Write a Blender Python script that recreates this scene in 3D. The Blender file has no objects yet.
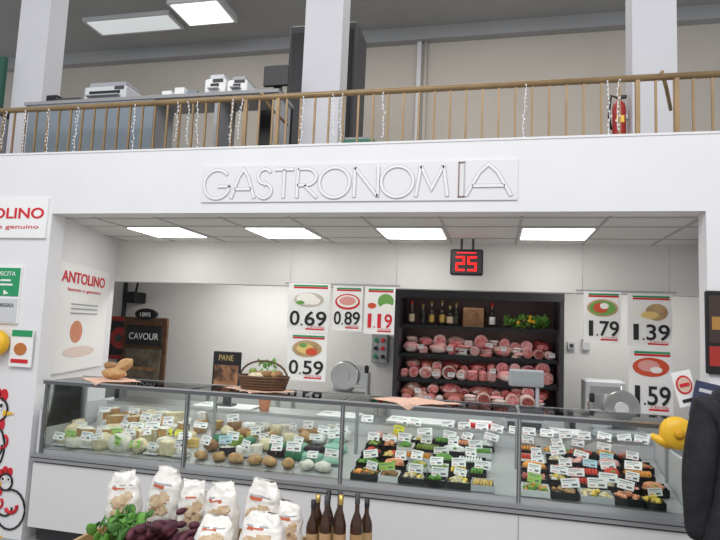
import bpy, math, random
from mathutils import Vector, Matrix, noise, Euler
random.seed(7)
rnd=random.random
def U(a,b): return a+(b-a)*rnd()
SC=bpy.context.scene
try: SC.view_settings.view_transform='Standard'
except Exception: pass

# ------------------------------------------------------------ camera
FPX=582; PSI=math.radians(13.1); TH=math.atan(58/582); RO=0.042
CAM=Vector((0,-4.0,1.74))
R0=Vector((math.cos(PSI),math.sin(PSI),0))
F0=Vector((-math.sin(PSI)*math.cos(TH),math.cos(PSI)*math.cos(TH),math.sin(TH)))
U0=R0.cross(F0)
Rc=R0*math.cos(RO)+U0*math.sin(RO); Uc=-R0*math.sin(RO)+U0*math.cos(RO)
M=Matrix(((Rc.x,Uc.x,-F0.x),(Rc.y,Uc.y,-F0.y),(Rc.z,Uc.z,-F0.z))).to_4x4(); M.translation=CAM
cd=bpy.data.cameras.new('camera'); co=bpy.data.objects.new('camera',cd); co.matrix_world=M
cd.sensor_width=36; cd.lens=FPX*36/720; SC.collection.objects.link(co); SC.camera=co

# ------------------------------------------------------------ materials
MATS={}
def mat(name,col,rough=.6,metal=0,emit=None,es=0,var=.0,scale=8,bump=0,spec=.4,col2=None,thr=None):
    if name in MATS: return MATS[name]
    m=bpy.data.materials.new(name); m.use_nodes=True; nt=m.node_tree; b=nt.nodes['Principled BSDF']
    b.inputs['Base Color'].default_value=(*col,1); b.inputs['Roughness'].default_value=rough
    b.inputs['Metallic'].default_value=metal
    b.inputs['Specular IOR Level'].default_value=spec
    if emit: 
        b.inputs['Emission Color'].default_value=(*emit,1); b.inputs['Emission Strength'].default_value=es
    if var or col2 or bump:
        tc=nt.nodes.new('ShaderNodeTexCoord'); n=nt.nodes.new('ShaderNodeTexNoise'); n.inputs['Scale'].default_value=scale
        n.inputs['Detail'].default_value=4
        nt.links.new(tc.outputs['Object'],n.inputs['Vector'])
        r=nt.nodes.new('ShaderNodeValToRGB'); nt.links.new(n.outputs['Fac'],r.inputs['Fac'])
        c2=col2 if col2 else tuple(max(0,c*(1-var)) for c in col)
        lo,hi=(thr if thr else (.35,.65))
        r.color_ramp.elements[0].position=lo; r.color_ramp.elements[1].position=hi
        r.color_ramp.elements[0].color=(*c2,1); r.color_ramp.elements[1].color=(*col,1)
        nt.links.new(r.outputs['Color'],b.inputs['Base Color'])
        if bump:
            bp=nt.nodes.new('ShaderNodeBump'); bp.inputs['Strength'].default_value=bump; bp.inputs['Distance'].default_value=.01
            nt.links.new(n.outputs['Fac'],bp.inputs['Height']); nt.links.new(bp.outputs['Normal'],b.inputs['Normal'])
    MATS[name]=m; return m
def glass_mat(name,ior=1.3,tint=(.95,.985,.975)):
    m=bpy.data.materials.new(name); m.use_nodes=True; nt=m.node_tree
    for n in list(nt.nodes): nt.nodes.remove(n)
    o=nt.nodes.new('ShaderNodeOutputMaterial'); mx=nt.nodes.new('ShaderNodeMixShader'); t=nt.nodes.new('ShaderNodeBsdfTransparent')
    g=nt.nodes.new('ShaderNodeBsdfGlossy'); g.inputs['Roughness'].default_value=.02; t.inputs[0].default_value=(*tint,1)
    lw=nt.nodes.new('ShaderNodeFresnel'); lw.inputs['IOR'].default_value=ior
    nt.links.new(lw.outputs[0],mx.inputs[0]); nt.links.new(t.outputs[0],mx.inputs[1]); nt.links.new(g.outputs[0],mx.inputs[2]); nt.links.new(mx.outputs[0],o.inputs[0])
    MATS[name]=m; return m
white=mat('white_paint',(.775,.772,.785),.7,var=.03,scale=2)
wallw=mat('back_wall_paint',(.76,.75,.725),.7,var=.04,scale=1.5)
cream=mat('mezzanine_wall_paint',(.50,.465,.42),.8,var=.06,scale=1)
mceil=mat('mezzanine_ceiling_paint',(.36,.37,.38),.8,var=.08,scale=1)
colm=mat('column_paint',(.62,.62,.65),.7,var=.03,scale=2)
tile=mat('ceiling_tile',(.72,.71,.69),.9,var=.06,scale=40)
gridm=mat('ceiling_grid_metal',(.42,.42,.41),.5)
floorm=mat('floor_tile',(.36,.35,.34),.35,var=.15,scale=3)
black=mat('black_plastic',(.012,.012,.014),.4)
dark=mat('dark_grey',(.05,.05,.055),.5)
grey=mat('grey_plastic',(.35,.36,.38),.5)
lgrey=mat('light_grey_plastic',(.6,.61,.63),.45)
steel=mat('brushed_steel',(.62,.63,.64),.28,metal=.9)
alu=mat('aluminium',(.42,.43,.44),.35,metal=.7)
dalu=mat('dark_aluminium',(.16,.165,.17),.35,metal=.6)
brass=mat('painted_brass',(.30,.20,.10),.4,metal=.2,var=.2,scale=6)
paper=mat('white_paper',(.84,.84,.83),.8)
red=mat('red_print',(.62,.02,.03),.5)
dred=mat('red_paint',(.38,.03,.025),.4)
green=mat('green_print',(.02,.30,.12),.5)
yellow=mat('yellow_plastic',(.85,.50,.03),.35)
ink=mat('black_ink',(.02,.02,.02),.7)
body=mat('counter_panel_white',(.72,.71,.71),.4,var=.02,scale=2)
wood=mat('wood',(.33,.19,.09),.6,col2=(.20,.10,.04),scale=14)
ltwood=mat('light_wood',(.52,.36,.19),.6,col2=(.38,.24,.11),scale=12)
dkwood=mat('dark_wicker',(.14,.07,.035),.6,col2=(.08,.04,.02),scale=14)
glass=glass_mat('case_glass')
emitp=mat('light_panel_emission',(1,1,1),.5,emit=(1,.98,.95),es=6.5)
sky_em=mat('skylight_emission',(.7,.7,.7),.5,emit=(.9,.97,1),es=.45)

# ------------------------------------------------------------ mesh builder
def sphere_data(seg=10,rings=7):
    v=[(0,0,1)];f=[]
    for i in range(1,rings):
        a=math.pi*i/rings
        for j in range(seg):
            b=2*math.pi*j/seg; v.append((math.sin(a)*math.cos(b),math.sin(a)*math.sin(b),math.cos(a)))
    v.append((0,0,-1)); n=len(v)-1
    for j in range(seg): f.append((0,1+j,1+(j+1)%seg))
    for i in range(rings-2):
        for j in range(seg):
            a=1+i*seg+j;b=1+i*seg+(j+1)%seg; f.append((a,a+seg,b+seg,b))
    s=1+(rings-2)*seg
    for j in range(seg): f.append((s+j,n,s+(j+1)%seg))
    return v,f
SPH=sphere_data(); SPHH=sphere_data(20,14); SPHL=sphere_data(7,5)
class MB:
    def __init__(s): s.v=[];s.f=[];s.m=[];s.sm=[];s.mats=[]
    def mi(s,m):
        if m not in s.mats: s.mats.append(m)
        return s.mats.index(m)
    def add(s,vs,fs,m,smooth=False,X=None):
        o=len(s.v); k=s.mi(m)
        for p in vs: s.v.append(tuple(X@Vector(p)) if X is not None else tuple(p))
        for f in fs: s.f.append(tuple(i+o for i in f)); s.m.append(k); s.sm.append(smooth)
    def box(s,x0,x1,y0,y1,z0,z1,m,X=None,bev=0):
        if bev>0:
            b=min(bev,(x1-x0)/2.01,(y1-y0)/2.01,(z1-z0)/2.01)
            vs=[];
            for z,i in ((z0,b),(z0+b,0),(z1-b,0),(z1,b)):
                xa,xb,ya,yb=x0+i,x1-i,y0+i,y1-i; c=b*.6 if not i else b*.4
                vs+=[(xa+c,ya,z),(xb-c,ya,z),(xb,ya+c,z),(xb,yb-c,z),(xb-c,yb,z),(xa+c,yb,z),(xa,yb-c,z),(xa,ya+c,z)]
            fs=[tuple(range(7,-1,-1)),tuple(range(24,32))]
            for l in range(3):
                for j in range(8): a=l*8+j;b2=l*8+(j+1)%8; fs.append((a,b2,b2+8,a+8))
            s.add(vs,fs,m,False,X); return
        vs=[(x0,y0,z0),(x1,y0,z0),(x1,y1,z0),(x0,y1,z0),(x0,y0,z1),(x1,y0,z1),(x1,y1,z1),(x0,y1,z1)]
        s.add(vs,[(3,2,1,0),(4,5,6,7),(0,1,5,4),(1,2,6,5),(2,3,7,6),(3,0,4,7)],m,False,X)
    def lathe(s,prof,c,m,seg=16,X=None,smooth=True,axis='z'):
        vs=[];fs=[]
        for r,z in prof:
            for j in range(seg):
                a=2*math.pi*j/seg; p=(r*math.cos(a),r*math.sin(a),z)
                if axis=='y': p=(p[0],p[2],p[1])
                if axis=='x': p=(p[2],p[0],p[1])
                vs.append((p[0]+c[0],p[1]+c[1],p[2]+c[2]))
        for i in range(len(prof)-1):
            for j in range(seg):
                a=i*seg+j;b=i*seg+(j+1)%seg; fs.append((a,b,b+seg,a+seg))
        s.add(vs,fs,m,smooth,X)
        k=len(prof)-1
        s.add([vs[j] for j in range(seg)],[tuple(range(seg-1,-1,-1))],m,False,X)
        s.add([vs[k*seg+j] for j in range(seg)],[tuple(range(seg))],m,False,X)
    def ell(s,c,r,m,rot=(0,0,0),nz=0,data=SPH,freq=8):
        E=Euler(rot).to_matrix(); vs=[]
        for p in data[0]:
            q=Vector((p[0]*r[0],p[1]*r[1],p[2]*r[2]))
            if nz: q*=1+nz*noise.noise(Vector(p)*1.7+Vector(c)*freq)
            vs.append(E@q+Vector(c))
        s.add(vs,data[1],m,True)
    def tube(s,pts,r,m,seg=7):
        pts=[Vector(p) for p in pts]; vs=[];fs=[]
        for i,p in enumerate(pts):
            d=(pts[min(i+1,len(pts)-1)]-pts[max(i-1,0)]).normalized()
            u=d.cross(Vector((0,0,1)))
            if u.length<.05: u=d.cross(Vector((0,1,0)))
            u.normalize(); w=d.cross(u); rr=r[i] if isinstance(r,(list,tuple)) else r
            for j in range(seg):
                a=2*math.pi*j/seg; vs.append(p+u*math.cos(a)*rr+w*math.sin(a)*rr)
        for i in range(len(pts)-1):
            for j in range(seg):
                a=i*seg+j;b=i*seg+(j+1)%seg; fs.append((a,b,b+seg,a+seg))
        fs.append(tuple(range(seg-1,-1,-1))); k=(len(pts)-1)*seg; fs.append(tuple(range(k,k+seg)))
        s.add(vs,fs,m,True)
    def poly(s,pts,y,m,th=.003):
        n=len(pts); vs=[(p[0],y,p[1]) for p in pts]+[(p[0],y+th,p[1]) for p in pts]
        fs=[tuple(range(n)),tuple(range(2*n-1,n-1,-1))]+[(i,i+n,(i+1)%n+n,(i+1)%n) for i in range(n)]
        s.add(vs,fs,m)
    def disc(s,cx,cz,rx,rz,y,m,th=.003,n=20,rot=0):
        ca,sa=math.cos(rot),math.sin(rot)
        s.poly([(cx+rx*math.cos(a)*ca-rz*math.sin(a)*sa,cz+rx*math.cos(a)*sa+rz*math.sin(a)*ca) for a in [2*math.pi*i/n for i in range(n)]],y,m,th)
    def ribbon(s,pts,w,y,th,m,closed=False):
        n=len(pts); L=[];Rr=[]
        for i,p in enumerate(pts):
            a=pts[max(i-1,0)]; c=pts[min(i+1,n-1)]
            d=Vector((c[0]-a[0],c[1]-a[1]))
            if d.length<1e-6: d=Vector((1,0))
            d.normalize(); nn=Vector((-d.y,d.x))*w/2
            k=1
            if 0<i<n-1:
                d1=Vector((p[0]-a[0],p[1]-a[1])).normalized(); co_=max(.5,abs(d.dot(d1))); k=1/co_
            L.append((p[0]+nn.x*k,p[1]+nn.y*k)); Rr.append((p[0]-nn.x*k,p[1]-nn.y*k))
        vs=[(q[0],y,q[1]) for q in L]+[(q[0],y,q[1]) for q in Rr]+[(q[0],y+th,q[1]) for q in L]+[(q[0],y+th,q[1]) for q in Rr]
        fs=[]
        for i in range(n-1):
            j=(i+1)%n
            fs+=[(i,j,n+j,n+i),(i,2*n+i,2*n+j,j),(n+i,n+j,3*n+j,3*n+i)]
        fs+=[(0,n,3*n,2*n),(n-1,3*n-1,4*n-1,2*n-1)]
        s.add(vs,fs,m)
    def obj(s,name,parent=None,X=None):
        me=bpy.data.meshes.new(name); me.from_pydata(s.v,[],s.f); 
        for m in s.mats: me.materials.append(m)
        me.polygons.foreach_set('material_index',s.m); me.polygons.foreach_set('use_smooth',s.sm); me.update()
        o=bpy.data.objects.new(name,me); SC.collection.objects.link(o)
        if X is not None: o.matrix_world=X
        if parent: o.parent=parent
        return o
def simple(name,*a,**k):
    b=MB(); b.box(*a,**k); return b.obj(name)
def text(body_,x0,x1,z0,z1,y,m,parent=None,name='lettering',ext=.001,rotM=None,bold=0):
    cu=bpy.data.curves.new(name,'FONT'); cu.body=body_; cu.size=1; cu.materials.append(m)
    cu.extrude=ext; cu.offset=bold
    o=bpy.data.objects.new(name,cu); SC.collection.objects.link(o)
    bpy.context.view_layer.update()
    bb=[Vector(c) for c in o.bound_box]; xa=min(c.x for c in bb);xb=max(c.x for c in bb);ya=min(c.y for c in bb);yb=max(c.y for c in bb)
    sx=(x1-x0)/(xb-xa); sz=(z1-z0)/(yb-ya)
    L=Matrix(((sx,0,0,x0-xa*sx),(0,0,-1,y),(0,sz,0,z0-ya*sz),(0,0,0,1)))
    if rotM is not None: L=rotM@L
    o.matrix_world=L
    if parent:
        o.parent=parent; o.matrix_parent_inverse=parent.matrix_world.inverted()
    return o

# ------------------------------------------------------------ room shell
simple('floor',-9,5,-8,5,-.1,0,floorm)
b=MB(); b.box(-8,4,0,.15,2.565,3.07,white); b.box(-8,4,-.006,.16,3.065,3.08,white); b.obj('wall_fascia')
simple('wall_left',-8,-3.53,0,.15,0,2.565,white)
simple('wall_right',1.29,4,0,.15,0,2.565,white)
def wallseg(name,p,q,z0,z1,m,th=.1,side=1):
    p=Vector((*p,0));q=Vector((*q,0)); d=(q-p).normalized(); n=Vector((-d.y,d.x,0))*th*side
    b=MB(); vs=[p,q,q+n,p+n]; vs=[Vector((v.x,v.y,z0)) for v in vs]+[Vector((v.x,v.y,z1)) for v in vs]
    b.add(vs,[(3,2,1,0),(4,5,6,7),(0,1,5,4),(1,2,6,5),(2,3,7,6),(3,0,4,7)],m); return b.obj(name)
wallseg('wall_niche_left',(-3.56,.15),(-3.95,1.45),0,2.565,white)
wallseg('wall_niche_right',(1.31,.15),(1.72,1.45),0,2.565,white,side=-1)
simple('wall_bulkhead',-8,4,1.45,1.6,2.13,2.565,wallw)
simple('wall_back',-8,4,3.2,3.35,0,2.565,wallw)
simple('ceiling_back_room',-8,4,1.6,3.2,2.50,2.56,tile)
b=MB(); b.box(-8,4,.15,1.45,2.565,2.62,tile)
x=-3.27-.575*6
while x<4:
    b.box(x-.01,x+.01,.15,1.45,2.559,2.566,gridm); x+=.575
for y in (.2,.56,1.13): b.box(-8,4,y-.01,y+.01,2.560,2.566,gridm)
b.obj('ceiling_niche')
b=MB(); b.box(-9,5,.15,4,2.7,2.98,cream); b.obj('floor_mezzanine')
b=MB(); b.box(-10,6,4,4.15,2.98,6.05,cream); 
b.obj('wall_mezzanine_back')
b=MB(); b.box(-10,6,2.2,4.15,6.05,6.2,mceil); b.box(-10,6,3.86,4,5.86,6.05,mceil); b.obj('ceiling_mezzanine')
for x0,x1 in ((-5.06,-4.68),(-1.80,-1.43),(1.08,1.42)):
    simple('column',x0,x1,1.0,1.25,2.98,6.1,colm)
b=MB(); 
b.tube([(-1.02,3.97,3),(-1.02,3.97,5.86)],.03,cream); b.box(-1.14,-1.08,3.93,4,2.98,5.86,colm)
b.box(-1.0,2.6,3.96,4,4.18,4.23,lgrey); b.obj('trim_wall_conduit')
b=MB(); b.box(.68,.86,3.9,3.96,4.15,4.33,paper,bev=.01); b.box(.72,.82,3.89,3.9,4.2,4.28,grey); b.obj('junction_box')
b=MB(); b.tube([(-.2,3.95,4.3),(.0,3.94,4.25),(.3,3.94,4.27),(.6,3.94,4.22),(.9,3.88,4.14)],.012,black); b.tube([(.15,3.94,4.25),(.16,3.93,3.9),(.14,3.93,3.0)],.01,black); b.obj('electrical_cable')
b=MB(); b.box(-4.35,-3.6,2.6,3.2,5.95,6.05,lgrey); b.box(-4.31,-3.64,2.64,3.16,5.94,5.951,mat('lamp_em',(1,1,1),emit=(1,1,1),es=1.3)); b.obj('ceiling_lamp')
b=MB(); b.box(-5.9,-4.5,2.9,3.35,6.0,6.05,lgrey); b.box(-5.85,-4.55,2.95,3.3,5.99,6.001,sky_em); b.obj('skylight')
b=MB(); b.box(-.5,.15,2.0,2.55,6.0,6.05,lgrey); b.box(-.46,.11,2.04,2.51,5.99,6.001,sky_em); b.obj('skylight')
for x0 in (-3.27,-2.12,-.97,.18):
    b=MB(); b.box(x0+.012,x0+.563,.572,1.118,2.552,2.566,lgrey); b.box(x0+.03,x0+.545,.59,1.10,2.548,2.553,emitp); b.obj('ceiling_light_panel')

# ------------------------------------------------------------ railing
b=MB(); RT=3.565
b.tube([(-8,.25,RT),(3,.25,RT)],.024,brass,10); b.tube([(-8,.25,3.03),(3,.25,3.03)],.014,brass,6)
x=-7.9
while x<3:
    b.box(x-.0075,x+.0075,.243,.257,2.985,RT-.01,brass); x+=.118
for x in (-6.3,-4.55,-2.0,-1.72,.95,1.2):
    b.box(x-.015,x+.015,.235,.265,2.98,RT,brass)
for x in (-1.86,1.1):
    b.tube([(x,.22,RT+.03),(x+.05,.3,3.5),(x+.13,.5,3.42)],.013,brass)
b.obj('balcony_railing')
fl=mat('fairy_bulb',(.75,.78,.82),.3,emit=(.9,.95,1),es=.05)
b=MB()
for x in (-4.3,-4.1,-3.85,-3.55,-3.0,-2.6,-2.5,-2.42,-2.1,-2.02,-1.5,-1.25,-1.18,-.86,.2,.75,.82):
    z=3.54; px=x
    L=U(.35,.52); pts=[]
    while z>3.57-L:
        b.ell((px+U(-.01,.01),.215+U(-.01,.01),z),(.0055,.0055,.008),fl,data=SPHL); pts.append((px,.22,z)); z-=.032; px+=U(-.006,.006)
    b.tube(pts,.0025,paper,4)
b.obj('fairy_lights')

# ------------------------------------------------------------ mezzanine furniture
blue=mat('desk_panel_blue_grey',(.22,.26,.30),.6,var=.06,scale=2)
dtop=mat('desk_top',(.30,.30,.31),.5)
b=MB(); b.box(-4.45,-1.85,.55,.95,3.74,3.77,dtop); 
for x in (-4.4,-3.75,-3.1,-2.45,-1.9): b.box(x,x+.03,.57,.93,2.98,3.74,grey)
b.box(-4.4,-3.05,.56,.575,3.1,3.74,blue); b.obj('office_desk')
def printer(name,x,y,z,w,d,h,m1,m2):
    b=MB(); b.box(x,x+w,y,y+d,z,z+h*.75,m1,bev=.015); b.box(x+.03,x+w-.03,y+.03,y+d-.02,z+h*.75,z+h,m2,bev=.01)
    b.box(x+.05,x+w-.05,y-.05,y+.02,z+h*.2,z+h*.26,m2); b.box(x+.06,x+w-.06,y-.004,y,z+h*.35,z+h*.5,black); b.box(x+w-.12,x+w-.02,y-.006,y,z+h*.55,z+h*.7,dark)
    return b.obj(name)
printer('printer',-3.85,.62,3.77,.45,.28,.20,lgrey,grey)
printer('printer',-2.58,.6,3.77,.2,.3,.20,paper,lgrey); printer('printer',-2.36,.6,3.77,.19,.28,.17,paper,grey)
b=MB(); b.box(-4.2,-3.92,.65,.9,3.772,3.84,dark,bev=.01); b.box(-4.35,-4.22,.7,.9,3.772,3.9,black,bev=.01); b.tube([(-4.2,.7,3.80),(-4.3,.66,3.81),(-4.38,.68,3.79)],.008,black); b.obj('telephone')
b=MB(); b.box(-2.06,-1.82,.7,.73,3.86,4.06,black,bev=.01); b.box(-1.97,-1.90,.73,.77,3.78,3.95,black); b.box(-2.02,-1.85,.66,.82,3.77,3.785,black); b.obj('computer_monitor')
b=MB()
for i in range(5): b.box(-3.3+i*.13,-3.2+i*.13,.65,.88,3.77,3.77+U(.03,.11),random.choice([lgrey,dark,paper,blue]),bev=.005)
b.obj('paper_stack')
b=MB(); b.box(-2.3,-1.52,1.9,2.4,2.98,5.1,dark,bev=.02); b.box(-2.26,-1.92,1.885,1.9,3.1,5.0,black); b.box(-1.9,-1.56,1.885,1.9,3.1,5.0,black); b.box(-1.94,-1.925,1.87,1.89,3.9,4.2,steel); b.obj('metal_cabinet')
b=MB()
b.box(-2.25,-1.9,1.04,1.08,3.42,3.85,black,bev=.02); b.box(-2.25,-1.85,1.08,1.38,3.38,3.45,black,bev=.02); b.tube([(-2.05,1.2,3.38),(-2.05,1.2,3.06)],.025,steel)
for a in range(5): b.tube([(-2.05,1.2,3.07),(-2.05+.22*math.cos(a*1.257),1.2+.1*math.sin(a*1.257),3.0)],.015,black)
b.obj('office_chair')
b=MB(); b.box(-5.6,-5.1,.9,.95,3.9,4.45,mat('dark_green',(.02,.09,.06),.5)); b.box(-5.6,-5.1,.85,1.2,2.98,3.8,grey); b.box(-5.5,-5.2,.88,.9,4.1,4.3,mat('mid_green',(.03,.14,.09),.5)); b.box(-5.6,-5.1,.88,1.1,3.8,3.9,dark); b.obj('filing_cabinet')
b=MB(); b.lathe([(.05,3.42),(.055,3.44),(.055,3.68),(.045,3.72),(.02,3.74),(.02,3.77)],(1.0,1.12,0),dred,14); b.box(.97,1.03,1.062,1.068,3.54,3.6,yellow); b.box(.985,1.06,1.1,1.14,3.77,3.79,black)
b.tube([(1.0,1.1,3.76),(.93,1.08,3.78),(.91,1.07,3.6),(.93,1.07,3.48)],.01,black); b.box(1.0,1.08,1.16,1.19,3.6,3.64,steel); b.obj('fire_extinguisher')
b=MB(); b.box(-1.3,-1.02,.7,.95,2.98,3.35,mat('green_plastic',(.05,.20,.12),.5),bev=.01); b.box(-1.28,-1.04,.72,.93,3.35,3.37,grey); b.obj('storage_crate')

# ------------------------------------------------------------ GASTRONOMIA sign (double-line relief letters)
b=MB(); b.box(-2.2,.14,-.012,0,2.645,2.925,mat('sign_panel',(.73,.73,.745),.6)); sg=b.obj('deli_sign')
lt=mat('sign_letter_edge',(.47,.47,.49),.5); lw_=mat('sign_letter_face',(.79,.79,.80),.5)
def ar(cx,cz,rx,rz,a0,a1,n=22): return [(cx+rx*math.cos(math.radians(a0+(a1-a0)*i/n)),cz+rz*math.sin(math.radians(a0+(a1-a0)*i/n))) for i in range(n+1)]
LET={
'G':[ar(.5,.5,.5,.5,40,330)+[(.97,.42),(.97,.42)],[(.55,.42),(1.0,.42)]],
'A':[[(0,0),(.30,.75),(.5,1),(.70,.75),(1,0)],[(.14,.32),(.86,.32)]],
'S':[ar(.5,.75,.42,.25,30,270,14)+ar(.5,.25,.45,.25,90,-150,14)],
'T':[[(.5,0),(.5,.97)],[(0,.97),(1,.97)]],
'R':[[(.05,0),(.05,1)],[(.05,.98)]+ar(.45,.70,.50,.28,90,-90,14)+[(.05,.42)],[(.4,.42),(1,0)]],
'O':[ar(.5,.5,.5,.5,0,360,30)],
'N':[[(.03,0),(.03,1)],[(.03,.98),(.97,.02)],[(.97,0),(.97,1)]],
'M':[[(0,0),(.14,1)],[(.14,.98),(.5,.25),(.86,.98)],[(.86,1),(1,0)]]}
b=MB(); z0,zh=2.672,.222
def Xp(p): return -2.18+p*2.29
lets=[('G',.0,.094),('A',.10,.182),('S',.188,.243),('T',.25,.315),('R',.325,.395),('O',.402,.502),('N',.515,.595),('O',.603,.703),('M',.712,.808),('A',.862,.995)]
for ch,a,c in lets:
    for st in LET[ch]:
        P=[(Xp(a)+(Xp(c)-Xp(a))*q[0],z0+zh*q[1]) for q in st]
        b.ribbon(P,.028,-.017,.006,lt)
for ch,a,c in lets:
    for st in LET[ch]:
        P=[(Xp(a)+(Xp(c)-Xp(a))*q[0],z0+zh*q[1]) for q in st]
        b.ribbon(P,.018,-.020,.004,lw_)
b.obj('letters',sg)
b=MB(); br=mat('sign_brown',(.26,.17,.14),.5)
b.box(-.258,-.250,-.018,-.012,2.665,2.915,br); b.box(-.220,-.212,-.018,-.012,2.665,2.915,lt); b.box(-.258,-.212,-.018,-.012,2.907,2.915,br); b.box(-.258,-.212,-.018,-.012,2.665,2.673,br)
b.obj('letter_i',sg)

# ------------------------------------------------------------ left wall graphics
b=MB(); b.box(-5.4,-3.56,-.02,0,2.36,2.69,paper); bs=b.obj('brand_sign')
text('SANTOLINO',-4.50,-3.59,2.52,2.61,-.022,red,bs,bold=.02); text('buono e genuino',-4.32,-3.63,2.425,2.47,-.022,red,bs)
b=MB(); b.box(-4.2,-3.75,-.02,0,1.66,2.12,paper); b.box(-4.19,-3.76,-.025,-.019,1.88,2.11,green)
b.box(-4.02,-3.97,-.028,-.024,1.96,2.02,paper); b.box(-3.94,-3.84,-.028,-.024,2.0,2.015,paper); b.box(-3.94,-3.82,-.028,-.024,1.965,1.98,paper); b.poly([(-3.9,1.93),(-3.85,1.90),(-3.9,1.89)],-.028,paper)
b.box(-4.19,-3.76,-.025,-.019,1.67,1.86,lgrey)
es=b.obj('emergency_exit_sign'); text('USCITA',-3.98,-3.8,2.045,2.08,-.026,paper,es); text('DI EMERGENZA',-3.98,-3.79,1.79,1.82,-.026,ink,es)
def dispenser(name,c,s=1,rz=0,bracket=None):
    b=MB(); x,y,z=c
    b.lathe([(.02*s,-.05*s),(.085*s,-.045*s),(.10*s,-.02*s),(.10*s,.02*s),(.085*s,.045*s),(.02*s,.05*s)],(0,0,0),yellow,22,axis='y')
    b.tube([(-.04*s,0,-.06*s),(-.10*s,0,-.05*s),(-.15*s,0,-.025*s)],[.045*s,.03*s,.016*s],yellow,10)
    b.lathe([(.03*s,-.053*s),(.033*s,-.056*s),(.01*s,-.06*s)],(0,0,0),mat('dispenser_hub',(.75,.38,.02),.4),12,axis='y')
    b.box(-.17*s,-.15*s,-.01*s,.01*s,-.04*s,-.02*s,paper)
    if bracket: b.box(*bracket)
    o=b.obj(name); o.matrix_world=Matrix.Translation(c)@Matrix.Rotation(rz,4,'Z'); return o
dispenser('ticket_dispenser',(-3.88,-.07,1.50),1.05,0,(-.03,.03,.03,.07,-.05,.05,grey))
b=MB(); b.box(-3.78,-3.57,-.03,-.02,1.32,1.62,paper); b.box(-3.77,-3.58,-.034,-.03,1.56,1.61,green); b.disc(-3.68,1.46,.06,.05,-.034,mat('food_orange',(.5,.18,.05),.6)); b.box(-3.76,-3.6,-.034,-.03,1.35,1.38,red); b.box(-3.70,-3.66,-.02,0,1.45,1.5,grey)
b.obj('promo_flyer')
b=MB(); blk=ink
def outl(pts,m=blk,w=.008): b.tube([(p[0],-.006,p[1]) for p in pts],w,m,5)
def arc(cx,cz,rx,rz,a0,a1,n=16): return ar(cx,cz,rx,rz,a0,a1,n)
for (cx,cz,s,fl_) in ((-3.86,.97,1.1,1),(-4.0,.45,1.25,1),(-3.72,.42,.75,-1)):
    outl(arc(cx,cz,.085*s,.085*s,0,360)); 
    for k,(dx,dz_) in enumerate(((-.07,.08),(-.02,.115),(.04,.105))): b.disc(cx+dx*s,cz+dz_*s,.035*s,.045*s,-.004,red)
    b.disc(cx+.02*s*fl_,cz+.03*s,.026*s,.032*s,-.008,paper); b.disc(cx+.03*s*fl_,cz+.03*s,.012*s,.014*s,-.012,ink); b.disc(cx-.045*s*fl_,cz+.03*s,.022*s,.028*s,-.008,paper); b.disc(cx-.04*s*fl_,cz+.03*s,.010*s,.012*s,-.012,ink)
    b.poly([(cx+.05*s*fl_,cz),(cx+.15*s*fl_,cz-.02*s),(cx+.05*s*fl_,cz-.045*s)][::fl_],-.010,yellow)
    b.disc(cx+.05*s*fl_,cz-.10*s,.022*s,.045*s,-.008,red)
    outl(arc(cx-.09*s*fl_,cz-.27*s,.18*s,.2*s,-200,110)); outl(arc(cx-.02*s*fl_,cz-.27*s,.09*s,.07*s,-160,20)); outl(arc(cx-.10*s*fl_,cz-.24*s,.07*s,.06*s,-160,20),red,.014)
    outl(arc(cx+.06*s*fl_,cz-.22*s,.05*s,.05*s,-160,60),red,.010)
    outl([(cx-.05*s,cz-.46*s),(cx-.04*s,cz-.54*s),(cx+.02*s,cz-.56*s)],yellow); outl([(cx-.11*s,cz-.46*s),(cx-.11*s,cz-.53*s),(cx-.06*s,cz-.56*s)],yellow)
b.obj('rooster_wall_decal')

p=Vector((-3.56,.15,0)); q=Vector((-3.95,1.45,0)); d=(q-p).normalized(); n=Vector((d.y,-d.x,0)); 
PM=Matrix(((d.x,-n.x,0,p.x+n.x*.012),(d.y,-n.y,0,p.y+n.y*.012),(0,0,1,0),(0,0,0,1)))
b=MB(); b.box(.02,1.16,-.002,.01,1.25,2.20,paper); b.disc(.45,1.60,.13,.10,-.006,mat('eggs_photo',(.62,.25,.14),.6)); b.disc(.55,1.42,.35,.05,-.006,mat('eggs_photo2',(.74,.62,.54),.6))
for z in (1.84,1.80,1.76): b.box(.3,.9,-.006,-.002,z,z+.012,grey)
po=b.obj('wall_poster',X=PM)
text('ANTOLINO',.06,1.04,2.03,2.13,-.006,red,po,rotM=PM,bold=.02); text('buono e genuino',.2,.95,1.95,1.99,-.006,red,po,rotM=PM)

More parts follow.
